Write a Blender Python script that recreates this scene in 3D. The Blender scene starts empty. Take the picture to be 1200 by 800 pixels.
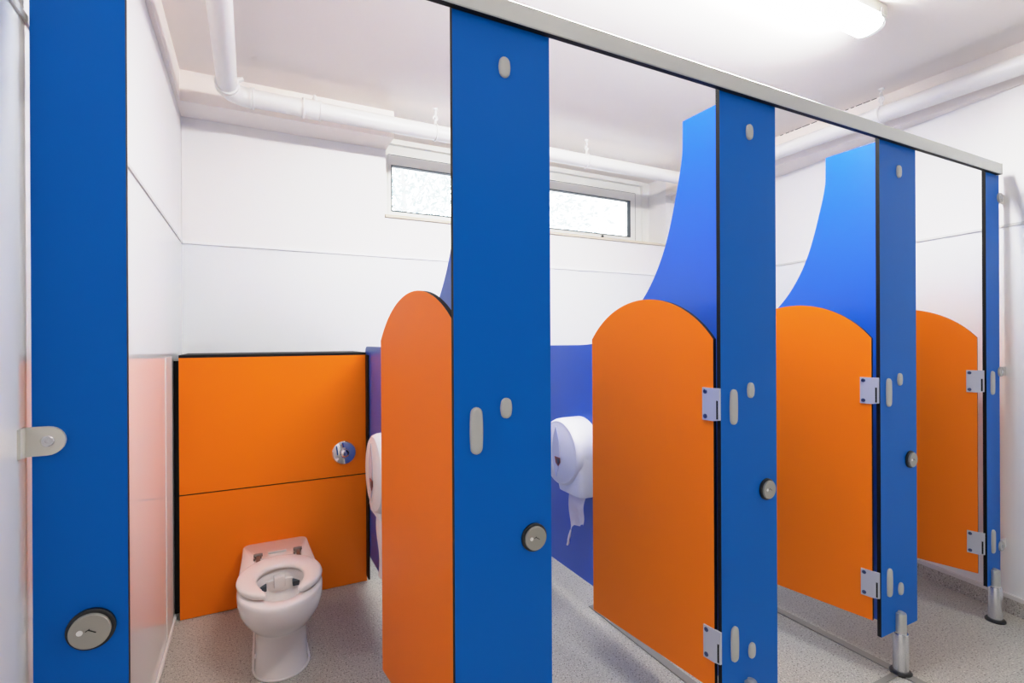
import bpy, bmesh, math, random
from mathutils import Vector, Matrix
random.seed(7)
PI = math.pi
SC = bpy.context.scene
COL = SC.collection
WORLD_LOC = {}

# ------------------------------------------------------------------ materials
def s2l(c):
    out = []
    for v in c:
        v /= 255.0
        out.append(v / 12.92 if v <= .04045 else ((v + .055) / 1.055) ** 2.4)
    return (*out, 1.0)

def mat(name, rgb, rough=.5, metal=0.0, spec=.5, bump=None, var=0.0, coat=0.0):
    m = bpy.data.materials.new(name); m.use_nodes = True
    nt = m.node_tree; b = nt.nodes['Principled BSDF']
    col = s2l(rgb)
    b.inputs['Base Color'].default_value = col
    b.inputs['Roughness'].default_value = rough
    b.inputs['Metallic'].default_value = metal
    b.inputs['Specular IOR Level'].default_value = spec
    b.inputs['Coat Weight'].default_value = coat
    tc = nt.nodes.new('ShaderNodeTexCoord')
    nz = nt.nodes.new('ShaderNodeTexNoise'); nz.inputs['Scale'].default_value = bump[0] if bump else 6.0
    nz.inputs['Detail'].default_value = 3
    nt.links.new(tc.outputs['Object'], nz.inputs['Vector'])
    if var:
        mx = nt.nodes.new('ShaderNodeMix'); mx.data_type = 'RGBA'
        mx.inputs['A'].default_value = tuple(c * (1 - var) for c in col[:3]) + (1,)
        mx.inputs['B'].default_value = tuple(min(1, c * (1 + var)) for c in col[:3]) + (1,)
        nt.links.new(nz.outputs['Fac'], mx.inputs['Factor'])
        nt.links.new(mx.outputs['Result'], b.inputs['Base Color'])
    if bump:
        bp = nt.nodes.new('ShaderNodeBump'); bp.inputs['Strength'].default_value = bump[1]
        bp.inputs['Distance'].default_value = .002
        nt.links.new(nz.outputs['Fac'], bp.inputs['Height'])
        nt.links.new(bp.outputs['Normal'], b.inputs['Normal'])
    return m

M = {}
M['blue'] = mat('blue_laminate', (0, 102, 200), .40, spec=.10, bump=(900, .04), var=.03)
M['blue_in'] = mat('bright_blue_laminate', (0, 86, 200), .34, spec=.75, bump=(900, .04), var=.03, coat=.1)
M['orange'] = mat('orange_laminate', (255, 121, 8), .42, spec=.22, bump=(900, .04), var=.03)
M['core'] = mat('black_core_edge', (15, 14, 16), .6, spec=.2)
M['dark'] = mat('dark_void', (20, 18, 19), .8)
M['wall'] = mat('white_paint', (245, 243, 242), .55, bump=(60, .05))
M['cwall'] = mat('grey_corridor_paint', (150, 152, 156), .6)
M['clad'] = mat('white_glossy_cladding', (242, 243, 243), .055, spec=.5)
M['clad_s'] = mat('white_satin_cladding', (242, 243, 244), .30, spec=.5)
M['ceil'] = mat('white_ceiling_paint', (252, 245, 240), .7, bump=(40, .06))
M['trimw'] = mat('pale_grey_trim', (222, 221, 218), .35)
M['alu'] = mat('satin_aluminium', (198, 200, 198), .38, metal=.55)
M['steel'] = mat('brushed_steel', (214, 214, 216), .26, metal=.9)
M['hingem'] = mat('dull_hinge_metal', (120, 112, 108), .4, metal=.6)
M['chrome'] = mat('chrome', (235, 235, 238), .06, metal=1.0)
M['hinge'] = mat('silver_hinge', (200, 202, 212), .4, metal=.35)
M['screw'] = mat('screw_grey', (70, 84, 120), .35, metal=.7)
M['cap'] = mat('grey_plastic_cap', (190, 190, 187), .45)
M['brk'] = mat('pale_grey_bracket', (226, 222, 213), .4)
M['disc'] = mat('satin_disc', (168, 165, 156), .4, metal=.4)
M['dot'] = mat('white_mark', (245, 245, 242), .4)
M['black'] = mat('black_plastic', (14, 14, 15), .4)
M['pipe'] = mat('white_gloss_pipe', (243, 241, 239), .3)
M['cap2'] = mat('grey_seal', (120, 122, 120), .6)
M['upvc'] = mat('white_window_frame', (240, 240, 237), .35)
M['gasket'] = mat('dark_gasket', (52, 62, 72), .5)
M['sill'] = mat('cream_sill', (224, 214, 198), .5, var=.05)
M['ceramic'] = mat('white_ceramic', (238, 232, 229), .12, coat=.4)
M['seat'] = mat('white_seat_plastic', (240, 232, 228), .28)
M['cream'] = mat('white_dispenser_plastic', (240, 238, 238), .3)
M['lens'] = mat('pale_blue_lens', (206, 208, 226), .2)
M['red'] = mat('dark_red_mark', (130, 52, 52), .4)
M['paper'] = mat('toilet_paper', (244, 234, 232), .9, bump=(120, .3))
M['sealant'] = mat('white_sealant', (235, 230, 226), .5)
M['housing'] = mat('grey_light_housing', (214, 214, 208), .45)
M['strip'] = mat('grey_floor_strip', (140, 137, 130), .5, var=.08)
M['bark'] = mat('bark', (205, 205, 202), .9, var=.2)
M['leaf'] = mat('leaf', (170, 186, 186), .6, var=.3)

def floor_mat():
    m = bpy.data.materials.new('speckled_safety_vinyl'); m.use_nodes = True
    nt = m.node_tree; b = nt.nodes['Principled BSDF']; b.inputs['Roughness'].default_value = .42
    tc = nt.nodes.new('ShaderNodeTexCoord')
    def mix(a, fac, col):
        x = nt.nodes.new('ShaderNodeMix'); x.data_type = 'RGBA'
        nt.links.new(fac, x.inputs['Factor'])
        if hasattr(a, 'links'): nt.links.new(a, x.inputs['A'])
        else: x.inputs['A'].default_value = a
        x.inputs['B'].default_value = col
        return x.outputs['Result']
    def flecks(scale, lo, hi, off):
        mp = nt.nodes.new('ShaderNodeMapping'); mp.inputs['Location'].default_value = (off, off * 2, off)
        nt.links.new(tc.outputs['Object'], mp.inputs['Vector'])
        n = nt.nodes.new('ShaderNodeTexNoise'); n.inputs['Scale'].default_value = scale; n.inputs['Detail'].default_value = 1
        nt.links.new(mp.outputs['Vector'], n.inputs['Vector'])
        r = nt.nodes.new('ShaderNodeMapRange'); r.inputs['From Min'].default_value = lo; r.inputs['From Max'].default_value = hi
        nt.links.new(n.outputs['Fac'], r.inputs['Value'])
        return r.outputs['Result']
    c = mix(s2l((187, 184, 174)), flecks(3, .3, .7, 3), s2l((177, 174, 166)))
    c = mix(c, flecks(150, .60, .66, 1), s2l((118, 110, 104)))
    c = mix(c, flecks(190, .62, .68, 11), s2l((226, 221, 214)))
    c = mix(c, flecks(240, .655, .70, 23), s2l((58, 54, 54)))
    nt.links.new(c, b.inputs['Base Color'])
    return m
M['floor'] = floor_mat()

def glass_mat():
    m = bpy.data.materials.new('window_glass'); m.use_nodes = True
    nt = m.node_tree; nt.nodes.clear()
    out = nt.nodes.new('ShaderNodeOutputMaterial'); mx = nt.nodes.new('ShaderNodeMixShader')
    fr = nt.nodes.new('ShaderNodeFresnel'); fr.inputs['IOR'].default_value = 1.45
    tr = nt.nodes.new('ShaderNodeBsdfTransparent'); gl = nt.nodes.new('ShaderNodeBsdfGlossy'); gl.inputs['Roughness'].default_value = .03
    nt.links.new(fr.outputs[0], mx.inputs[0]); nt.links.new(tr.outputs[0], mx.inputs[1]); nt.links.new(gl.outputs[0], mx.inputs[2])
    nt.links.new(mx.outputs[0], out.inputs[0]); return m
M['glass'] = glass_mat()

def emit_mat(name, col, strength):
    m = bpy.data.materials.new(name); m.use_nodes = True
    b = m.node_tree.nodes['Principled BSDF']
    b.inputs['Base Color'].default_value = (.9, .9, .9, 1); b.inputs['Roughness'].default_value = .3
    b.inputs['Emission Color'].default_value = col; b.inputs['Emission Strength'].default_value = strength
    return m
M['tube'] = emit_mat('lit_diffuser', (1.0, 1.0, .955, 1), 89.0)
M['endcap'] = emit_mat('lit_end_cap', (1, .99, .98, 1), .35)

# ------------------------------------------------------------------ mesh helpers
def obj(name, bm, mats, parent=None, smooth=None, base=None):
    if not isinstance(mats, (list, tuple)): mats = [mats]
    if parent is not None: off = WORLD_LOC[parent]
    else:
        if base is None:
            xs = [v.co for v in bm.verts]
            mn = [min(c[i] for c in xs) for i in range(3)]; mxx = [max(c[i] for c in xs) for i in range(3)]
            base = ((mn[0] + mxx[0]) / 2, (mn[1] + mxx[1]) / 2, mn[2])
        off = Vector(base)
    for v in bm.verts: v.co -= off
    bmesh.ops.recalc_face_normals(bm, faces=bm.faces[:])
    me = bpy.data.meshes.new(name); bm.to_mesh(me); bm.free()
    for m in mats: me.materials.append(m)
    o = bpy.data.objects.new(name, me); COL.objects.link(o)
    if smooth:
        for p in me.polygons: p.use_smooth = True
        me.set_sharp_from_angle(angle=math.radians(smooth))
    if parent is not None: o.parent = parent
    else: o.location = off
    WORLD_LOC[o] = Vector(off)
    return o

def thing(name, label, cat, loc, group=None):
    o = bpy.data.objects.new(name, None); COL.objects.link(o); o.location = loc
    o.empty_display_size = .05
    WORLD_LOC[o] = Vector(loc)
    return tag(o, label, cat, group)

def tag(o, label, cat, group=None):
    o['label'] = label; o['category'] = cat
    if group: o['group'] = group
    return o

def struct(name, bm, mats, label=None, parent=None, smooth=None):
    o = obj(name, bm, mats, parent, smooth)
    if parent is None:
        o['kind'] = 'structure'
        if label: o['label'] = label
    return o

def box(bm, x0, x1, y0, y1, z0, z1, mi=0, bev=0):
    r = bmesh.ops.create_cube(bm, size=1)
    vs = r['verts']
    for v in vs:
        v.co = Vector((x0 + (v.co.x + .5) * (x1 - x0), y0 + (v.co.y + .5) * (y1 - y0), z0 + (v.co.z + .5) * (z1 - z0)))
    fs = set(f for v in vs for f in v.link_faces)
    for f in fs: f.material_index = mi
    if bev:
        es = list(set(e for v in vs for e in v.link_edges))
        bmesh.ops.bevel(bm, geom=es, offset=bev, segments=2, affect='EDGES', profile=.6)
    return bm

def BM(): return bmesh.new()
def bx(*a, **k): return box(BM(), *a, **k)

def quad(bm, pts, mi=0):
    f = bm.faces.new([bm.verts.new(p) for p in pts]); f.material_index = mi; return f

def panel(bm, outline, fn, t, face_mi=0, edge_mi=1):
    """outline: 2D polygon; fn(u,v,w)->3D point; extruded from w=0 to w=t, rim gets the edge material."""
    a = [bm.verts.new(fn(u, v, 0)) for u, v in outline]
    b = [bm.verts.new(fn(u, v, t)) for u, v in outline]
    n = len(a)
    f = bm.faces.new(a); f.material_index = face_mi
    f = bm.faces.new(list(reversed(b))); f.material_index = face_mi
    for i in range(n):
        j = (i + 1) % n
        f = bm.faces.new([a[i], b[i], b[j], a[j]]); f.material_index = edge_mi
    return bm

def cyl(bm, p0, p1, r0, r1=None, seg=24, mi=0, caps=True):
    r1 = r0 if r1 is None else r1
    p0, p1 = Vector(p0), Vector(p1); d = (p1 - p0).normalized()
    q = Vector((0, 0, 1)).rotation_difference(d)
    A = [bm.verts.new(p0 + q @ Vector((math.cos(2 * PI * i / seg) * r0, math.sin(2 * PI * i / seg) * r0, 0))) for i in range(seg)]
    B = [bm.verts.new(p1 + q @ Vector((math.cos(2 * PI * i / seg) * r1, math.sin(2 * PI * i / seg) * r1, 0))) for i in range(seg)]
    for i in range(seg):
        j = (i + 1) % seg
        bm.faces.new([A[i], A[j], B[j], B[i]]).material_index = mi
    if caps:
        bm.faces.new(list(reversed(A))).material_index = mi; bm.faces.new(B).material_index = mi
    return bm

def lathe(bm, prof, c, axis=(0, 0, 1), seg=32, mi=0):
    """prof: list of (r, h) along the axis."""
    q = Vector((0, 0, 1)).rotation_difference(Vector(axis)); c = Vector(c)
    rings = []
    for r, hh in prof:
        if r < 1e-6: rings.append([bm.verts.new(c + q @ Vector((0, 0, hh)))])
        else: rings.append([bm.verts.new(c + q @ Vector((math.cos(2 * PI * i / seg) * r, math.sin(2 * PI * i / seg) * r, hh))) for i in range(seg)])
    for a, b in zip(rings, rings[1:]):
        for i in range(seg):
            j = (i + 1) % seg
            if len(a) == 1 and len(b) == 1: continue
            if len(a) == 1: f = bm.faces.new([a[0], b[i], b[j]])
            elif len(b) == 1: f = bm.faces.new([a[i], a[j], b[0]])
            else: f = bm.faces.new([a[i], a[j], b[j], b[i]])
            f.material_index = mi
    for rg, rev in ((rings[0], True), (rings[-1], False)):
        if len(rg) > 1: bm.faces.new(list(reversed(rg)) if rev else rg).material_index = mi
    return bm

def tube(bm, pts, r, seg=20, mi=0):
    pts = [Vector(p) for p in pts]; prev = None; n = len(pts); rr = r if isinstance(r, (list, tuple)) else [r] * n
    t0 = (pts[1] - pts[0]).normalized()
    up = Vector((0, 0, 1)) if abs(t0.z) < .9 else Vector((1, 0, 0))
    nx = t0.cross(up).normalized(); first = None
    for k in range(n):
        t = ((pts[min(k + 1, n - 1)] - pts[max(k - 1, 0)])).normalized()
        nx = (nx - t * nx.dot(t)).normalized(); ny = t.cross(nx)
        ring = [bm.verts.new(pts[k] + (nx * math.cos(2 * PI * i / seg) + ny * math.sin(2 * PI * i / seg)) * rr[k]) for i in range(seg)]
        if prev:
            for i in range(seg):
                j = (i + 1) % seg
                bm.faces.new([prev[i], prev[j], ring[j], ring[i]]).material_index = mi
        else: first = ring
        prev = ring
    bm.faces.new(list(reversed(first))).material_index = mi; bm.faces.new(prev).material_index = mi
    return bm

def torus(bm, c, R, r, axis=(0, 0, 1), seg=24, ms=10, mi=0):
    q = Vector((0, 0, 1)).rotation_difference(Vector(axis)); c = Vector(c); g = []
    for i in range(seg):
        a = 2 * PI * i / seg
        g.append([bm.verts.new(c + q @ Vector(((R + r * math.cos(2 * PI * j / ms)) * math.cos(a), (R + r * math.cos(2 * PI * j / ms)) * math.sin(a), r * math.sin(2 * PI * j / ms)))) for j in range(ms)])
    for i in range(seg):
        for j in range(ms):
            bm.faces.new([g[i][j], g[(i + 1) % seg][j], g[(i + 1) % seg][(j + 1) % ms], g[i][(j + 1) % ms]]).material_index = mi
    return bm

# ------------------------------------------------------------------ measured layout (metres)
XL, YB, YF = -.300, 2.957, -1.60          # left wall, back wall, wall behind the viewer
CEIL = 2.43
def xr(y): return 2.910 + .159 * (y - 1)   # the right wall runs out of square
ZT = 1.677                                # dado trim on every wall
WX0, WX1, WZ0, WY = .696, 2.838, 1.914, 3.150   # window recess

# ------------------------------------------------------------------ room shell
def fl_bm():
    bm = BM(); x1 = xr(YF); x2 = xr(3.3)
    return panel(bm, [(XL - .1, YF - .1), (x1 + .1, YF - .1), (x2 + .1, 3.3), (XL - .1, 3.3)], lambda u, v, w: (u, v, -w), .1, 0, 0)
struct('floor', fl_bm(), M['floor'], 'pale grey speckled safety vinyl floor')
bm = panel(BM(), [(XL - .1, YF - .1), (xr(YF) + .1, YF - .1), (xr(3.4) + .1, 3.4), (XL - .1, 3.4)], lambda u, v, w: (u, v, CEIL + w), .1, 0, 0)
struct('ceiling', bm, M['ceil'], 'white painted ceiling')
# left wall: glossy cladding below the dado, matt paint above
bm = box(BM(), XL - .1, XL, YF, YB + .3, 0, ZT, 0)
box(bm, XL - .1, XL - .001, YF, YB + .3, ZT, CEIL, 1)
struct('wall_left', bm, [M['clad'], M['wall']], 'white left wall with glossy cladding below a dado trim')
# back wall with recess
bm = box(BM(), XL, WX0, YB, YB + .3, ZT, CEIL, 1)
box(bm, XL, xr(YB) + .02, YB - .001, YB + .3, 0, ZT, 0)
box(bm, WX0, WX1, YB, YB + .3, ZT, WZ0 - .018, 1)
box(bm, WX1, xr(YB) + .05, YB, YB + .3, ZT, CEIL, 1)
struct('wall_back', bm, [M['clad_s'], M['wall']], 'white back wall with a high window recess')
# right wall (splayed)
def rwall(z0, z1, t0, mi, bm):
    panel(bm, [(YF, z0), (YB + .3, z0), (YB + .3, z1), (YF, z1)], lambda u, v, w: (xr(u) + t0 + w, u, v), .1, mi, mi)
bm = BM(); rwall(0, ZT, 0, 0, bm); rwall(ZT, CEIL, .001, 1, bm)
struct('wall_right', bm, [M['clad_s'], M['wall']], 'white right wall with cladding below a dado trim')
struct('wall_front', bx(XL - .1, xr(YF) + .1, YF - .1, YF, 0, CEIL), M['cwall'], 'plain grey wall on the corridor side')
# dado trims
struct('trim_1', bx(XL, XL + .004, YF, YB, ZT - .011, ZT + .001, bev=.001), M['trimw'], 'thin pale dado trim along the left wall')
struct('trim_2', bx(XL, xr(YB), YB - .008, YB, ZT - .012, ZT + .001, bev=.001), M['clad_s'], 'thin pale dado trim along the back wall')
bm = panel(BM(), [(YF, ZT - .013), (YB, ZT - .013), (YB, ZT - .002), (YF, ZT - .002)], lambda u, v, w: (xr(u) - w, u, v), .006, 0, 0)
struct('trim_3', bm, M['trimw'], 'thin pale dado trim along the right wall')
# boxed beams under the ceiling
bm = box(BM(), XL, WX0, 2.765, YB, 2.287, CEIL, 0)
box(bm, WX1, xr(YB), 2.765, YB, 2.287, CEIL, 0)
struct('trim_4', bm, M['ceil'], 'boxed white beam along the top of the back wall')
struct('trim_5', bx(XL, XL + .014, YF, 2.7655, 2.2865, CEIL), M['ceil'], 'shallow boxed beam along the top of the left wall')
bm = panel(BM(), [(2.893, .70), (xr(.70) + .06, .70), (xr(YB) + .03, YB), (2.893, YB)], lambda u, v, w: (u, v, 2.252 + w), CEIL - 2.252, 0, 0)
struct('trim_6', bm, M['ceil'], 'boxed white beam along the top of the right wall')
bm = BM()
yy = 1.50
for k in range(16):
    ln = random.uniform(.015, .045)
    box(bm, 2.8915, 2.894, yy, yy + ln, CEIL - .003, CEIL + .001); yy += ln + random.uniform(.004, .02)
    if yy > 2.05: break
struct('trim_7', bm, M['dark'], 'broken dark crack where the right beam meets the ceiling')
# skirtings
struct('baseboard_left', bx(XL, XL + .010, 1.02, YB, 0, .016, bev=.003), M['sealant'], 'pale sealant bead along the foot of the left wall')
struct('baseboard_back', bx(XL, xr(YB), YB - .012, YB, 0, .08), M['floor'], 'coved vinyl skirting at the back wall')
def rs(z0, z1, t, mi, bm):
    panel(bm, [(YF, z0), (YB, z0), (YB, z1), (YF, z1)], lambda u, v, w: (xr(u) - w, u, v), t, mi, mi)
bm = BM(); rs(0, .066, .010, 0, bm); rs(.066, .083, .014, 1, bm)
struct('baseboard_right', bm, [M['floor'], M['trimw']], 'coved vinyl skirting with pale capping at the right wall')
struct('trim_13', bx(XL, XL + .0025, 2.395, 2.56, .016, 1.125), M['trimw'], 'pale vertical strip on the left wall beside the orange panel')  # thin pale satin strip laid over the glossy cladding
# floor joint strips below the partitions
struct('trim_8', bx(1.330, 1.362, 1.05, 1.872, 0, .004), M['strip'], 'grey joint strip on the floor of the second cubicle')
bm = box(BM(), 2.026, 2.060, .40, 2.2, 0, .004)
box(bm, 1.55, 2.026, .985, 1.005, 0, .003)
struct('trim_9', bm, M['strip'], 'dark joint strip on the floor of the third cubicle')

# ------------------------------------------------------------------ windows in the recess
def window(name, x0, x1, label, handle_x=None):
    z0, z1 = 1.925, CEIL
    fr = BM()
    yb0, yb1 = WY, WY + .07
    box(fr, x0, x1, yb0 + .02, yb1, 2.335, z1)                 # head board
    box(fr, x0, x1, yb0 - .012, yb1, 2.398, z1, 0, bev=.002)   # drip trim
    box(fr, x0, x1, yb0 + .006, yb1, 1.90, 1.948)
    box(fr, x0, x0 + .022, yb0 + .006, yb1, 1.948, 2.335)
    box(fr, x1 - .066, x1, yb0 + .006, yb1, 1.948, 2.335)
    o = struct(name, fr, M['upvc'], label)
    sx0, sx1, sz0, sz1 = x0 + .0215, x1 - .0685, 1.949, 2.3325
    sa = BM(); w = .050
    box(sa, sx0 + .004, sx1 - .004, yb0 + .0006, yb1 - .011, sz1 - .062, sz1 - .0005)
    box(sa, sx0 + .004, sx1 - .004, yb0 + .0006, yb1 - .011, sz0 + .0005, sz0 + .036)
    box(sa, sx0, sx0 + w * .35, yb0, yb1 - .01, sz0, sz1)
    box(sa, sx1 - w, sx1, yb0, yb1 - .01, sz0, sz1)
    s = obj('sash', sa, M['upvc'], o)
    g = BM(); gx0, gx1, gz0, gz1 = sx0 + w * .35, sx1 - w, sz0 + .036, sz1 - .062; q = .0055
    for a in ((gx0, gx1, gz1 - q, gz1), (gx0, gx1, gz0, gz0 + q), (gx0, gx0 + q, gz0, gz1), (gx1 - q, gx1, gz0, gz1)):
        box(g, a[0], a[1], yb0 - .003, yb0 + .03, a[2], a[3])
    obj('gasket', g, M['gasket'], s)
    jl = BM(); box(jl, sx0, sx1 + .0012, yb0 - .0006, yb0 + .01, sz1, sz1 + .0022); box(jl, sx1, sx1 + .0022, yb0 - .0005, yb0 + .01, sz0, sz1 + .001)
    obj('joint_seal', jl, M['cap2'], o)
    obj('pane', bx(gx0 + .004, gx1 - .004, yb0 + .024, yb0 + .03, gz0 + .004, gz1 - .004), M['glass'], s)
    if handle_x:
        obj('latch', lathe(BM(), [(.009, 0), (.009, .008), (.005, .012), (0, .012)], (handle_x, yb0, sz0 + .02), (0, -1, 0), 16), M['gasket'], s, 40)
    return o
window('window_1', .735, 1.735, 'white framed high window with one wide pane, left half of the recess', 1.2)
window('window_2', 1.735, 2.770, 'white framed high window with one wide pane, right half of the recess', 2.38)
bm = box(BM(), 2.770, WX1 + .02, WY - .004, WY + .07, 1.90, CEIL)
struct('trim_10', bm, M['upvc'], 'white filler board right of the windows')
bm = box(BM(), .68, .735, WY, WY + .07, 1.90, CEIL)
struct('trim_11', bm, M['upvc'], 'white filler board left of the windows')
struct('trim_12', bx(WX0 - .006, WX1, YB - .012, WY + .02, WZ0 - .018, WZ0, bev=.003), M['sill'], 'cream stone window sill')

# tree outside (seen through the panes, bleached by daylight)
t = thing('tree', 'pale overexposed leafy tree outside the high windows', 'tree', (2.6, 9.0, 0))
bm = BM()
tube(bm, [(2.6, 9, 0), (2.65, 9, 1.6), (2.5, 9.1, 3.0), (2.4, 9, 4.6)], [.12, .09, .05, .02], 10)
for k in range(5):
    a = random.uniform(0, 2 * PI); z = random.uniform(2.2, 4.2); l = random.uniform(1.2, 2.9)
    tube(bm, [(2.55, 9, z), (2.55 + math.cos(a) * l * .5, 9 + math.sin(a) * .5, z + .4), (2.55 + math.cos(a) * l, 9 + math.sin(a), z + random.uniform(.3, 1.1))], [.022, .016, .008], 6)
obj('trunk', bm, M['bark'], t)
bm = BM()
for k in range(9000):
    a = random.uniform(0, 2 * PI); rr = random.random() ** .5
    c = Vector((2.55 + math.cos(a) * rr * 4.2, 9.2 + random.uniform(-1, 1), 4.1 + math.sin(a) * rr * 1.9))
    u = Vector((random.gauss(0, 1), random.gauss(0, 1), random.gauss(0, 1))).normalized(); v = u.orthogonal().normalized()
    s = random.uniform(.03, .06)
    quad(bm, [c - u * s * 1.6, c - v * s * .7, c + u * s * 1.6, c + v * s * .7])
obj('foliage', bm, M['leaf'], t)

# ------------------------------------------------------------------ pipework
PY, PZ, PR, PXL, PXR = 2.63, 2.300, .040, -.088, 2.808
pt = thing('ceiling_pipe', 'white pipe hung below the ceiling, turning along the left, back and right walls', 'pipe', (1.3, PY, PZ - PR))
R = .085
def arc(c, a0, a1, n=10): return [(c[0] + R * math.cos(a0 + (a1 - a0) * i / n), c[1] + R * math.sin(a0 + (a1 - a0) * i / n), PZ) for i in range(n + 1)]
obj('pipe_run', cyl(BM(), (PXL, YF + .02, PZ), (PXL, PY - R, PZ), PR), M['pipe'], pt, 40)
obj('pipe_run', cyl(BM(), (PXL + R, PY, PZ), (PXR - R, PY, PZ), PR, seg=32), M['pipe'], pt, 40)
obj('pipe_run', cyl(BM(), (PXR, .35, PZ), (PXR, PY - R, PZ), PR, seg=32), M['pipe'], pt, 40)
def elbow(c, a0, a1, rings):
    o = obj('elbow', tube(BM(), arc(c, a0, a1), PR + .003, 24), M['pipe'], pt, 40)
    return o
elbow((PXL + R, PY - R), PI, PI / 2, None)
elbow((PXR - R, PY - R), PI / 2, 0, None)
def coupling(p, ax, ln, lip=.005):
    p = Vector(p); ax = Vector(ax); h2 = ln / 2; r = PR + lip
    pr_ = [(PR, -h2), (r + .003, -h2), (r + .003, -h2 + .008), (r, -h2 + .010), (r, h2 - .010), (r + .003, h2 - .008), (r + .003, h2), (PR, h2)]
    obj('coupling', lathe(BM(), pr_, p, ax, 32), M['pipe'], pt, 30)
coupling((PXL, PY - R - .012, PZ), (0, 1, 0), .035)
coupling((PXL + R + .012, PY, PZ), (1, 0, 0), .022)
coupling((.265, PY, PZ), (1, 0, 0), .085)
coupling((PXR - R - .012, PY, PZ), (1, 0, 0), .03)
def hanger(p, ax):
    p = Vector(p); bm = BM(); L = Vector((0, 1, 0)) if abs(ax[0]) else Vector((1, 0, 0))
    torus(bm, p, PR + .002, .0045, ax, 28, 8)
    top = p.z + PR
    cyl(bm, (p.x, p.y, top), (p.x, p.y, top + .022), .008, .006, 12)
    torus(bm, (p.x, p.y, top + .036), .011, .0045, L, 16, 8)
    tube(bm, [(p.x, p.y, top + .022), (p.x + .006 * L.y, p.y, top + .034), (p.x - .004 * L.y, p.y, top + .05), (p.x + .003, p.y, top + .066), (p.x, p.y, CEIL)], .0045, 8)
    torus(bm, (p.x, p.y, top + .060), .009, .004, ax, 14, 8)
    cyl(bm, (p.x, p.y, CEIL - .008), (p.x, p.y, CEIL), .012, .014, 12)
    obj('hanger', bm, M['pipe'], pt, 50)
hanger((.885, PY, PZ), (1, 0, 0)); hanger((1.868, PY, PZ), (1, 0, 0)); hanger((PXR, 1.435, PZ), (0, 1, 0))
obj('clip', cyl(BM(), (.278, PY, PZ + PR), (.278, PY, PZ + PR + .032), .014, .006, 10), M['pipe'], pt, 40)
obj('clip', cyl(BM(), (PXL + .03, PY - R - .02, PZ + .02), (PXL + .062, PY - R - .02, PZ + .034), .013, .009, 10), M['pipe'], pt, 40)

# ------------------------------------------------------------------ ceiling light
lt = thing('ceiling_light', 'lit white fluorescent batten on the ceiling above the cubicles', 'light', (1.42, 1.115, CEIL - .085))
lx0, lx1, ly0, ly1 = .42, 2.125, 1.062, 1.165
obj('housing', bx(lx0, lx1, ly0, ly1, CEIL - .042, CEIL, bev=.006), M['housing'], lt, 40)
def lens_sec(n=10):
    pts = []
    yc, hw = (ly0 + ly1) / 2, (ly1 - ly0) / 2 - .003
    for i in range(n + 1):
        a = PI * i / n
        pts.append((yc - (hw + .016 * math.sin(a)) * math.cos(a), CEIL - .042 - .048 * math.sin(a) ** .75))
    return pts
def extr_x(bm, sec, x0, x1, taper=0):
    a = [bm.verts.new((x0, y, z)) for y, z in sec]; yc = (ly0 + ly1) / 2
    b = [bm.verts.new((x1, yc + (y - yc) * (1 - taper), z + (CEIL - .042 - z) * taper)) for y, z in sec]
    n = len(a)
    for i in range(n): bm.faces.new([a[i], a[(i + 1) % n], b[(i + 1) % n], b[i]])
    bm.faces.new(a); bm.faces.new(list(reversed(b))); return bm
obj('diffuser', extr_x(BM(), lens_sec(), lx0 + .03, lx1 - .03), M['tube'], lt, 50)
obj('end_cap', extr_x(BM(), lens_sec(), lx1 - .03, lx1 - .002, .12), M['endcap'], lt, 50)
obj('end_cap', extr_x(BM(), lens_sec(), lx0 + .03, lx0 + .002, .12), M['endcap'], lt, 50)
for xx in (lx1 - .045, (lx0 + lx1) / 2, lx0 + .045):
    obj('clip', bx(xx - .006, xx + .006, ly0 - .004, ly0 + .004, CEIL - .058, CEIL - .022, bev=.001), M['steel'], lt)

# ------------------------------------------------------------------ cubicle front
T = .013
P_L = [-.291, .3739, 1.1582, 1.9425, 2.7269]
P_R = [-.1759, .6084, 1.3928, 2.1771, 2.846]
PZ0, PZ1 = .148, 1.912

def stadium(cx, cz, hw, hh, n=10, squash=1.0):
    """upright rounded cap outline in (x,z)"""
    pts = []; st = hh - hw * squash
    for i in range(n + 1):
        a = PI * i / n; pts.append((cx + hw * math.cos(a), cz + st + hw * squash * math.sin(a)))
    m = 4
    for i in range(1, m): pts.append((cx - hw * (1 + .10 * math.sin(PI * i / m)), cz + st - 2 * st * i / m))
    for i in range(n + 1):
        a = PI + PI * i / n; pts.append((cx + hw * math.cos(a), cz - st + hw * squash * math.sin(a)))
    for i in range(1, m): pts.append((cx + hw * (1 + .10 * math.sin(PI * i / m)), cz - st + 2 * st * i / m))
    return pts

def cap(parent, cx, cz, hw, hh):
    bm = BM(); o = stadium(cx, cz, hw, hh, 8); n = len(o)
    lv = []
    for k, (s, d) in enumerate(((1, 0), (.98, .004), (.80, .0065), (.45, .0075))):
        lv.append([bm.verts.new((cx + (x - cx) * s, 1.0 - d, cz + (z - cz) * (1 - (1 - s) * hw / hh))) for x, z in o])
    for a, b in zip(lv, lv[1:]):
        for i in range(n): bm.faces.new([a[i], a[(i + 1) % n], b[(i + 1) % n], b[i]])
    bm.faces.new(lv[-1]); bm.faces.new(list(reversed(lv[0])))
    return obj('cover_cap', bm, M['cap'], parent, 50)

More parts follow.
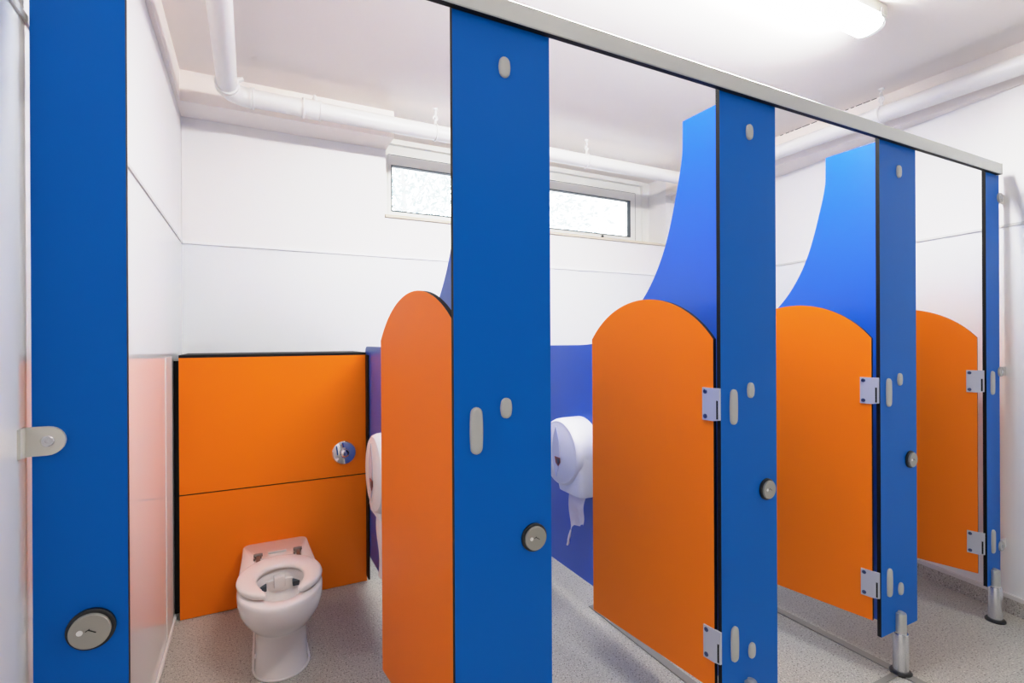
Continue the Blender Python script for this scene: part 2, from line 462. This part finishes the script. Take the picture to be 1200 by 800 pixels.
def lock(parent, cx, cz, mark):
    ring = obj('lock_indicator', lathe(BM(), [(.0312, 0), (.0312, .005), (.0295, .0068), (.0265, .0075), (0, .0075)], (cx, 1.0, cz), (0, -1, 0), 40), M['black'], parent, 35)
    obj('indicator_disc', lathe(BM(), [(.0262, .0070), (.0262, .0120), (.0252, .0130), (0, .0130)], (cx, 1.0, cz), (0, -1, 0), 40), M['disc'], ring, 35)
    obj('indicator_dot', lathe(BM(), [(.0042, .0128), (.0042, .0136), (0, .0136)], (cx - .0118, 1.0, cz + .001), (0, -1, 0), 16), M['dot'], ring, 35)
    y = 1.0 - .0136; bm = BM()
    a = -.55
    for (ux, uz, l, w, an) in ((.0035, .0005, .0110, .0014, -.55), (-.0022, .0030, .0062, .0012, .55)):
        c, s = math.cos(an), math.sin(an)
        pts = [(l / 2 * i, w / 2 * j) for i, j in ((-1, -1), (1, -1), (1, 1), (-1, 1))]
        panel(bm, [(cx + ux + p * c - q * s, cz + uz + p * s + q * c) for p, q in pts], lambda u, v, w_: (u, y + w_, v), .001, 0, 0)
    obj('slot_mark', bm, M['black'], ring)

def bracket(parent, x_wall, x_end, cz):
    """flat wall bracket with one rounded end, screwed through the panel"""
    r = .0215; s = 1 if x_end > x_wall else -1; xc = x_end - s * r
    pts = [(x_wall, cz - r), (xc, cz - r)]
    for i in range(1, 12):
        a = -PI / 2 + PI * i / 12; pts.append((xc + s * r * math.cos(a), cz + r * math.sin(a)))
    pts += [(xc, cz + r), (x_wall, cz + r)]
    if s < 0: pts.reverse()
    bm = panel(BM(), pts, lambda u, v, w: (u, .9935 + w, v), .0065, 0, 0)
    box(bm, min(x_wall, x_wall + s * .004), max(x_wall, x_wall + s * .004), .975, 1.0, cz - r, cz + r)
    b = obj('wall_bracket', bm, M['brk'], parent)
    sc = lathe(BM(), [(.0082, 0), (.0082, .0015), (.0066, .0025), (.0028, .0025), (.0025, .0015), (0, .0015)], (xc + s * .001, .9935, cz), (0, -1, 0), 24)
    obj('screw', sc, M['steel'], b, 30)

def foot(parent, cx):
    y = .992
    ft = obj('leg', lathe(BM(), [(.0240, .012), (.0240, .140), (.0225, .143), (.0185, .143), (.0178, .15)], (cx, y, 0), seg=28), M['steel'], parent, 35)
    obj('leg_post', lathe(BM(), [(.0178, .143), (.0178, .209), (.0165, .213), (.008, .214), (.0078, .218), (0, .218)], (cx, y, 0), seg=28), M['alu'], ft, 35)
    obj('base_ring', lathe(BM(), [(.0340, 0), (.0340, .006), (.0300, .011), (.0235, .012), (.0235, 0)], (cx, y, 0), seg=32), M['black'], ft, 35)

pil_labels = [
    'blue full-height panel next to the left wall, fixed by one rounded grey bracket',
    'blue full-height panel between the first and second cubicle openings, second from the left',
    'blue full-height panel in the middle of the row, between the second and third openings',
    'blue full-height panel with its steel leg in view, left of the last opening',
    'narrow blue panel at the far right end, fixed to the right wall by small brackets']
for i in range(5):
    cx = (P_L[i] + P_R[i]) / 2
    p = thing('cubicle_pilaster', pil_labels[i], 'cubicle panel', (cx, 1.0, 0), 'blue front panels of the cubicle row')
    bm = panel(BM(), [(P_L[i], PZ0), (P_R[i], PZ0), (P_R[i], PZ1), (P_L[i], PZ1)], lambda u, v, w: (u, 1.0 + w, v), T)
    obj('panel', bm, [M['blue'], M['core']], p)
    if i < 4: lock(p, P_R[i] - (.047 if i else .0462), .7465, i)
    if i in (1, 2, 3):
        for z in (1.0395, 1.781, .292): cap(p, P_L[i] + .120, z, .0125, .0225)
    if i > 0:
        for z in (.996, .329): cap(p, P_L[i] + .0495, z, .0135, .0500)
    if i == 0:
        for z in (1.041, 1.782, .297): bracket(p, XL, -.2505, z)
    if i == 4:
        for z in (1.041, 1.782, .297):
            b = obj('wall_bracket', lathe(BM(), [(.0205, 0), (.0205, .006), (.0195, .0075), (0, .0075)], (2.8475, 1.0, z), (0, -1, 0), 32), M['cap'], p, 35)
            box_ = obj('bracket_plate', bx(2.850, xr(1.0) - .001, 1.002, 1.010, z - .019, z + .019), M['trimw'], b)
            obj('screw', lathe(BM(), [(.0082, 0), (.0082, .0015), (.0066, .0025), (.0028, .0025), (.0025, .0015), (0, .0015)], (2.8475, .9925, z), (0, -1, 0), 20), M['steel'], b, 30)
    foot(p, cx - (.012 if i else 0))

# headrail
bm = BM()
sec = [(.9800, 1.8755), (.9800, 1.917), (.9812, 1.9185), (.9985, 1.9185), (.9990, 1.9180), (.9990, 1.8755), (.9960, 1.8740), (.9825, 1.8740)]
x0, x1 = XL, 2.818
a = [bm.verts.new((x0, y, z)) for y, z in sec]; b = [bm.verts.new((x1, y, z)) for y, z in sec]
for i in range(8):
    f = bm.faces.new([a[i], a[(i + 1) % 8], b[(i + 1) % 8], b[i]]); f.material_index = 1 if i in (5, 6) else 0
bm.faces.new(a); bm.faces.new(list(reversed(b)))
hr = thing('headrail', 'long grey aluminium rail along the top of all the blue front panels', 'rail', (1.26, 1.0, 1.8745))
obj('rail', bm, [M['alu'], M['core']], hr)
obj('end_cap', bx(x1, x1 + .004, .979, .9995, 1.873, 1.9195, bev=.001), M['cap'], hr)

# ------------------------------------------------------------------ doors
DW, DZ0, DZ1, SAG = .512, .202, 1.187, .128
def door(hx, hy, dx, label, kn=.022):
    ln = math.hypot(dx, 1); ux, uy = dx / ln, 1 / ln          # along the leaf from the hinge
    nx, ny = uy, -ux                                          # thickness direction (away from the viewer's side)
    fn = lambda u, v, w: (hx + ux * u + nx * w, hy + uy * u + ny * w, v)
    Rr = ((DW / 2) ** 2 + SAG ** 2) / (2 * SAG); zc = DZ1 + SAG - Rr; a0 = math.asin(DW / 2 / Rr)
    out = [(0, DZ0), (DW, DZ0)]
    for i in range(33):
        a = a0 - 2 * a0 * i / 32; out.append((DW / 2 + Rr * math.sin(a), zc + Rr * math.cos(a)))
    d = thing('cubicle_door', label, 'door', (hx, hy, DZ0), 'orange arched cubicle doors standing open')
    obj('door_leaf', panel(BM(), out, fn, T), [M['orange'], M['core']], d)
    for zc_ in (1.004, .329):
        bm = BM(); hh = .046
        panel(bm, [(-.002, zc_ - hh), (.034, zc_ - hh), (.034, zc_ + hh), (-.002, zc_ + hh)], lambda u, v, w: fn(u, v, -w), .004, 0, 0)
        # knuckle leaf that reaches over to the pilaster
        panel(bm, [(-kn, zc_ - hh + .004), (-.002, zc_ - hh), (-.002, zc_ + hh), (-kn, zc_ + hh)], lambda u, v, w: fn(u, v, .002 - w), .006, 0, 0)
        hg = obj('hinge', bm, M['hinge'], d)
        bm = BM()
        panel(bm, [(-.0175, zc_ - hh + .006), (-.012, zc_ - hh + .006), (-.012, zc_ + .012), (-.0175, zc_ + .012)], lambda u, v, w: fn(u, v, -.0045 + w), .001, 0, 0)
        if kn > .02: obj('hinge_gap', bm, M['core'], hg)
        else: bm.free()
        for zz in (zc_ + hh - .011, zc_ - hh + .011):
            c = fn(.024, zz, -.004)
            sc = lathe(BM(), [(.0066, -.001), (.0066, .001), (.0054, .0022), (.0024, .0022), (.002, .0012), (0, .0012)], c, (-nx, -ny, 0), 18)
            obj('screw', sc, M['screw'], hg, 30)
    return d
door(.4040, 1.034, -.115, 'orange arched door of the first cubicle, narrowest in view, next to the toilet', .008)
door(1.1520, 1.020, -.086, 'orange arched door of the second cubicle, beside the paper dispenser with a torn sheet')
door(1.9270, 1.020, -.165, 'orange arched door of the third cubicle, brightest of the four')
door(2.6990, 1.020, -.245, 'dark orange arched door of the last cubicle, beside the right wall')

# ------------------------------------------------------------------ partitions
PROF = [(1.0135, .140), (2.612, .140), (2.612, 1.130), (2.608, 1.144), (2.597, 1.153), (2.580, 1.157), (2.30, 1.158), (2.065, 1.160), (1.90, 1.162), (1.80, 1.166), (1.74, 1.174), (1.69, 1.187),
        (1.63, 1.211), (1.57, 1.247), (1.51, 1.290), (1.458, 1.338), (1.420, 1.382), (1.385, 1.434), (1.355, 1.490), (1.330, 1.552),
        (1.308, 1.622), (1.290, 1.690), (1.276, 1.745), (1.267, 1.790), (1.263, 1.83), (1.262, 1.914), (1.0135, 1.914)]
def smooth_prof(p, i0, i1):
    out = p[:i0]
    for k in range(i0, i1):
        p0, p1, p2, p3 = p[k - 1], p[k], p[k + 1], p[min(k + 2, len(p) - 1)]
        for j in range(4):
            t = j / 4
            out.append(tuple(.5 * (2 * p1[c] + (p2[c] - p0[c]) * t + (2 * p0[c] - 5 * p1[c] + 4 * p2[c] - p3[c]) * t * t + (3 * p1[c] - p0[c] - 3 * p2[c] + p3[c]) * t ** 3) for c in (0, 1)))
    return out + p[i1:]
PROF_S = smooth_prof(PROF, 8, 24)
for x, lb in ((.508, 'blue side panel with a swept-down top between the toilet cubicle and the second cubicle'),
              (1.288, 'blue side panel with a swept-down top between the second and third cubicles'),
              (2.068, 'bright blue side panel with a swept-down top left of the last cubicle')):
    bm = panel(BM(), PROF_S, lambda u, v, w: (x + w, u, v), T)
    o = obj('side_partition', bm, [M['blue_in'], M['core']])
    tag(o, lb, 'partition', 'blue side panels between cubicles')

# ------------------------------------------------------------------ duct panel behind the toilet
dp = thing('duct_panel', 'orange boxed-in panel in two boards behind the toilet, with black edges', 'wall panel', (.115, 2.577, 0))
bx0, bx1 = -.2755, .5035
obj('upper_board', panel(BM(), [(bx0, .5345), (bx1, .5345), (bx1, 1.117), (bx0, 1.117)], lambda u, v, w: (u, 2.577 + w, v), T), [M['orange'], M['core']], dp)
obj('lower_board', panel(BM(), [(bx0, .003), (bx1, .003), (bx1, .5295), (bx0, .5295)], lambda u, v, w: (u, 2.577 + w, v), T), [M['orange'], M['core']], dp)
obj('shelf_top', bx(bx0, bx1, 2.5765, YB - .01, 1.1172, 1.1290), M['core'], dp)
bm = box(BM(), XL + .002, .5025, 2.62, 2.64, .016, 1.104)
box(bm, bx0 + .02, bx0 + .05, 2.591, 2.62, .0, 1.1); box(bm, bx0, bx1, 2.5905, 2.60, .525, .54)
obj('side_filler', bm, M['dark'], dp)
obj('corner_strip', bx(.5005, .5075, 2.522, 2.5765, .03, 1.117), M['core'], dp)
fc = (.398, 2.577, .645)
fb = obj('flush_button', lathe(BM(), [(.057, 0), (.057, .004), (.052, .010), (.030, .018), (.022, .019), (.021, .0175), (.019, .0175), (.018, .024), (.012, .030), (.008, .031), (.0075, .029), (0, .029)], fc, (0, -1, 0), 48), M['chrome'], dp, 30)

# ------------------------------------------------------------------ toilet
TX = .094
tl = thing('toilet', 'low white child-size toilet with open-front seat standing before the orange panel', 'toilet', (TX, 2.25, 0))
def ring_pts(w, f, yc, wb, b, z, rc=.03, nf=28, ns=4):
    """D-shaped outline: front half ellipse (w wide, reaching y=f), sides tapering to wb at the back y=b"""
    pts = []
    for i in range(nf + 1):
        a = PI * i / nf
        pts.append((TX + w * math.cos(a), yc - (yc - f) * math.sin(a) ** .96, z))
    for i in range(1, ns): # left side
        t = i / ns; e = t * t * (3 - 2 * t)
        pts.append((TX - (w + (wb - w) * e), yc + (b - rc - yc) * t, z))
    for i in range(5):
        a = PI / 2 * i / 4
        pts.append((TX - wb + rc * (1 - math.cos(a)), b - rc + rc * math.sin(a), z))
    for i in range(5):
        a = PI / 2 * (1 - i / 4)
        pts.append((TX + wb - rc * (1 - math.cos(a)), b - rc + rc * math.sin(a), z))
    for i in range(ns - 1, 0, -1):
        t = i / ns; e = t * t * (3 - 2 * t)
        pts.append((TX + (w + (wb - w) * e), yc + (b - rc - yc) * t, z))
    return pts
bm = BM()
lev = [  # w, f, yc, wb, b, z
    (.0900, 1.962, 2.07, .085, 2.45, .000), (.0900, 1.962, 2.07, .085, 2.45, .006), (.0880, 1.970, 2.07, .085, 2.47, .014), (.0865, 1.976, 2.07, .085, 2.50, .06),
    (.0860, 1.980, 2.07, .088, 2.53, .115), (.0895, 1.975, 2.08, .095, 2.55, .142), (.1010, 1.958, 2.09, .105, 2.568, .158), (.1165, 1.940, 2.10, .115, 2.576, .174),
    (.1300, 1.926, 2.105, .123, 2.576, .193), (.1400, 1.916, 2.11, .128, 2.576, .212), (.1460, 1.913, 2.115, .131, 2.576, .240), (.1475, 1.914, 2.12, .133, 2.576, .262),
    (.1460, 1.918, 2.12, .132, 2.576, .272), (.1410, 1.924, 2.12, .128, 2.572, .277)]
rings = [[bm.verts.new(p) for p in ring_pts(*l)] for l in lev]
n = len(rings[0])
for a, b in zip(rings, rings[1:]):
    for i in range(n): bm.faces.new([a[i], a[(i + 1) % n], b[(i + 1) % n], b[i]])
bm.faces.new(list(reversed(rings[0])))
# rim top to inner bowl
def hole_pts(w, f, bk, yc, z):
    pts = []
    nf = 28
    for i in range(nf + 1):
        a = PI * i / nf; pts.append((TX + w * math.cos(a), yc - (yc - f) * math.sin(a), z))
    m = n - nf - 1
    for i in range(1, m + 1):
        a = PI + PI * i / (m + 1); pts.append((TX + w * math.cos(a), yc - (bk - yc) * math.sin(a), z))
    return pts
inner = [(.098, 1.968, 2.245, 2.12, .277), (.092, 1.976, 2.238, 2.12, .272), (.088, 1.985, 2.232, 2.12, .255), (.080, 2.005, 2.222, 2.12, .215), (.060, 2.04, 2.19, 2.12, .170), (.038, 2.07, 2.16, 2.12, .140), (.015, 2.10, 2.135, 2.12, .130)]
prev = rings[-1]
for h_ in inner:
    rg = [bm.verts.new(p) for p in hole_pts(*h_)]
    for i in range(n): bm.faces.new([prev[i], prev[(i + 1) % n], rg[(i + 1) % n], rg[i]])
    prev = rg
bm.faces.new(prev)
pan = obj('pan', bm, M['ceramic'], tl, 50)
# flush guide under the back rim with dark side slots
bm = BM()
box(bm, TX - .020, TX + .020, 2.195, 2.232, .222, .264, 0, .004)
box(bm, TX - .050, TX + .050, 2.208, 2.238, .205, .250, 0, .004)
obj('flush_guide', bm, M['ceramic'], pan, 40)
for s in (-1, 1): obj('flush_slot', bx(TX + s * .063 - .017, TX + s * .063 + .017, 2.178, 2.215, .226, .244, bev=.002), M['gasket'], pan)
# sealant line round the foot
bm = tube(BM(), [(p[0], p[1], .004) for p in ring_pts(.0935, 1.9585, 2.07, .088, 2.45, .004)[-4:] + ring_pts(.0935, 1.9585, 2.07, .088, 2.45, .004)[:33]], .0042, 8)
obj('sealant_bead', bm, M['sealant'], tl, 50)
# open-front seat
bm = BM(); N = 56; K = 12; rings = []
go, gi = math.radians(22), math.radians(40)
for k in range(N + 1):
    t = k / N
    ao = go + (2 * PI - 2 * go) * t; ai = gi + (2 * PI - 2 * gi) * t
    so, co = math.sin(ao), math.cos(ao); si, ci = math.sin(ai), math.cos(ai)
    o_ = Vector((TX + .1495 * so, 2.138 - (.178 if co > 0 else .190) * co, 0))
    i_ = Vector((TX + .080 * si, 2.118 - (.135 if ci > 0 else .106) * ci, 0))
    e = min(t, 1 - t) * N
    sh = 1 if e >= 3 else (.55, .84, .96)[int(e)]
    ring = []
    mid = (o_ + i_) / 2; hv = (o_ - i_) / 2 * sh; hz = .0115 * (sh ** .7)
    for j in range(K):
        a = 2 * PI * j / K; c, s = math.cos(a), math.sin(a)
        p = mid + hv * (abs(c) ** .55 * (1 if c >= 0 else -1))
        p.z = .2925 + hz * (abs(s) ** .6 * (1 if s >= 0 else -1))
        ring.append(bm.verts.new(p))
    if rings:
        for j in range(K): bm.faces.new([rings[-1][j], rings[-1][(j + 1) % K], ring[(j + 1) % K], ring[j]])
    rings.append(ring)
bm.faces.new(list(reversed(rings[0]))); bm.faces.new(rings[-1])
seat = obj('seat', bm, M['seat'], tl, 60)
# hinges and the bar on the deck
for hx_ in (TX - .073, TX + .080):
    bm = BM()
    box(bm, hx_ - .013, hx_ + .013, 2.385, 2.418, .2765, .291, 0, .002)
    cyl(bm, (hx_ - .017, 2.400, .288), (hx_ + .017, 2.400, .288), .007, seg=12)
    box(bm, hx_ - .008, hx_ + .008, 2.315, 2.400, .283, .290, 0, .001)
    box(bm, hx_ - .018, hx_ - .010, 2.372, 2.384, .2765, .284, 0, .001)
    obj('seat_hinge', bm, M['hingem'], seat, 40)
obj('hinge_bar', cyl(BM(), (TX - .034, 2.424, .2795), (TX + .036, 2.424, .2795), .0048, seg=12), M['cap'], seat, 40)
obj('bolt_cap', lathe(BM(), [(.008, 0), (.008, .003), (.004, .006), (0, .006)], (TX - .0845, 2.06, .055), (-1, 0, 0), 14), M['seat'], tl, 40)

# ------------------------------------------------------------------ toilet roll dispensers
def dispenser(xf, yc, label, paper_z, torn, ms, ps, mh):
    """xf: wall-side face of the dispenser on the partition; drum faces -x"""
    zc, Rr, dep = .706, .148, .118
    d = thing('toilet_roll_dispenser', label, 'dispenser', (xf, yc, zc - .16), 'white paper dispensers on the blue side panels')
    def fn(u, v, w): return (xf - w, u, v)
    def outline(k):
        pts = []
        for i in range(56):
            a = 2 * PI * i / 56
            pts.append((yc + Rr * k * math.cos(a), zc + Rr * k * math.sin(a) * .98))
        return pts
    bm = BM(); lv = []
    for k, w in ((1, 0), (1, dep - .045), (.985, dep - .020), (.95, dep - .006), (.90, dep), (.86, dep - .001), (.80, dep + .004)):
        lv.append([bm.verts.new(fn(u, v, w)) for u, v in outline(k)])
    nn = len(lv[0])
    for a, b in zip(lv, lv[1:]):
        for i in range(nn): bm.faces.new([a[i], a[(i + 1) % nn], b[(i + 1) % nn], b[i]])
    bm.faces.new(lv[-1]); bm.faces.new(list(reversed(lv[0])))
    body = obj('drum_cover', bm, M['cream'], d, 45)
    # paper mouth below
    bm = BM(); lv = []
    for z, hw, dd in ((zc - .002, mh, dep - .012), (zc - .140, mh, dep - .010), (zc - .164, mh - .004, dep - .014), (zc - .169, mh - .014, dep - .024)):
        lv.append([bm.verts.new(fn(u, z, w)) for u, w in ((yc + ms - hw, 0), (yc + ms - hw, dd - .02), (yc + ms - hw + .015, dd - .004), (yc + ms - hw + .03, dd), (yc + ms + hw - .03, dd), (yc + ms + hw - .015, dd - .004), (yc + ms + hw, dd - .02), (yc + ms + hw, 0))])
    for a, b in zip(lv, lv[1:]):
        for i in range(8): bm.faces.new([a[i], a[(i + 1) % 8], b[(i + 1) % 8], b[i]])
    bm.faces.new(lv[0]); bm.faces.new(list(reversed(lv[-1])))
    obj('paper_mouth', bm, M['cream'], d, 45)
    # tall lens-shaped viewing strip and dark keyhole mark on the front
    bm = BM(); pts = []
    for i in range(17):
        t = -1 + 2 * i / 16; pts.append((yc + .012 - .026 * (1 - t * t), zc + .108 * t))
    for i in range(15, 0, -1):
        t = -1 + 2 * i / 16; pts.append((yc + .012 + .030 * (1 - t * t), zc + .108 * t))
    panel(bm, pts, lambda u, v, w: fn(u, v, dep + .0035 + w), .003, 0, 0)
    ln = obj('viewing_strip', bm, M['lens'], body)
    bm = panel(BM(), [(yc + .020, zc - .020), (yc - .022, zc - .020), (yc - .024, zc - .040), (yc - .008, zc - .058), (yc + .010, zc - .046)], lambda u, v, w: fn(u, v, dep + .0062 + w), .002, 0, 0)
    lk = obj('lock_mark', bm, M['red'], body)
    obj('lock_insert', panel(BM(), [(yc + .002, zc - .026), (yc - .018, zc - .026), (yc - .020, zc - .040), (yc - .008, zc - .050)], lambda u, v, w: fn(u, v, dep + .0080 + w), .001, 0, 0), M['gasket'], lk)
    # hanging paper
    bm = BM(); NX, NZ = 12, 22; g = []
    zt = zc - .160; w0 = .060
    yp = yc + ps
    for j in range(NZ + 1):
        row = []; v = j / NZ
        for i in range(NX + 1):
            u = i / NX
            low = paper_z + (.030 if torn else .006) * (1 - u) * (1 if torn else .3) + .005 * math.sin(u * 9)
            if torn and u > .80: low -= .05 * ((u - .80) / .2) ** 1.0 * 1.2
            z = zt + (low - zt) * v
            wv = 1 - (.16 * v * v if torn else 0)
            y = yp + (u - .5) * 2 * w0 * wv + (.010 * v if torn else 0)
            if torn and u > .8: y += .012 * max(0, v - .75) * 4 * (u - .8) * 5
            x = xf - .075 - .010 * math.sin(u * 5 + v * 2.2) * v - .008 * math.sin(v * 5.5) + .004 * math.sin(u * 14) * v
            row.append(bm.verts.new((x, y, z)))
        g.append(row)
    for j in range(NZ):
        for i in range(NX): bm.faces.new([g[j][i], g[j][i + 1], g[j + 1][i + 1], g[j + 1][i]])
    if torn:   # twisted tail at the far corner
        c = g[NZ][NX].co
        tube(bm, [c + Vector((0, -.016, .040)), c + Vector((0, -.006, .012)), c + Vector((0, .002, -.006)), c + Vector((.002, .006, -.022)), c + Vector((0, .012, -.034))], [.003, .006, .005, .006, .004], 7)
    p = obj('paper_sheet', bm, M['paper'], d, 60)
    return d
dispenser(.508, 1.878, 'white roll dispenser beside the toilet, half hidden by the narrow-looking orange door', .270, False, .048, .072, .098)
dispenser(1.288, 1.862, 'white round roll dispenser with a torn paper tail in the second cubicle', .390, True, -.055, -.080, .0925)

# ------------------------------------------------------------------ lights, world, camera
def area(name, loc, sx, sy, power, rot=(0, 0, 0), col=(1, 1, 1)):
    l = bpy.data.lights.new(name, 'AREA'); l.shape = 'RECTANGLE'; l.size = sx; l.size_y = sy; l.energy = power; l.color = col
    o = bpy.data.objects.new(name, l); COL.objects.link(o); o.location = loc; o.rotation_euler = rot; return o
area('corridor_fill', (.95, -.28, CEIL - .03), 1.4, .35, 4.5, col=(1, 1, .96))  # unseen area lamp added to even out the light on the cubicle fronts

w = bpy.data.worlds.new('World'); SC.world = w; w.use_nodes = True
bg = w.node_tree.nodes['Background']
bg.inputs['Color'].default_value = (.9, .95, 1.0, 1); bg.inputs['Strength'].default_value = 4.8

cam = bpy.data.cameras.new('camera'); co = bpy.data.objects.new('camera', cam); COL.objects.link(co)
cam.sensor_width = 36; cam.lens = 599.238 / 1200 * 36; cam.shift_y = -1.855 / 1200; cam.clip_start = .01
yaw, pitch, roll, hcam = .47145, -.00079, .00513, 1.18877
s, c = math.sin(yaw), math.cos(yaw)
Rv = Vector((c, -s, 0)); Fv = Vector((s, c, 0)); Uv = Vector((0, 0, 1))
F2 = Fv * math.cos(pitch) + Uv * math.sin(pitch); U2 = Uv * math.cos(pitch) - Fv * math.sin(pitch)
R3 = Rv * math.cos(roll) - U2 * math.sin(roll); U3 = Rv * math.sin(roll) + U2 * math.cos(roll)
mw = Matrix((R3, U3, -F2)).transposed().to_4x4(); mw.translation = (0, 0, hcam)
co.matrix_world = mw
SC.camera = co
SC.view_settings.view_transform = 'Standard'
SC.view_settings.look = 'None'
SC.view_settings.exposure = 0.0
vs = SC.view_settings; vs.gamma = 1.0
vs.use_curve_mapping = True            # gentle highlight shoulder, like the photograph's
cm = vs.curve_mapping; cm.white_level = (4, 4, 4); cm.extend = 'HORIZONTAL'
cv = cm.curves[3]
for x, y in ((.125, .530), (.175, .715), (.25, .865), (.5, .965)): cv.points.new(x, y)
cv.points[0].location = (0, 0); cv.points[-1].location = (1, 1)
cm.update()
SC.cycles.max_bounces = 10; SC.cycles.diffuse_bounces = 6; SC.cycles.glossy_bounces = 4
SC.cycles.use_denoising = True
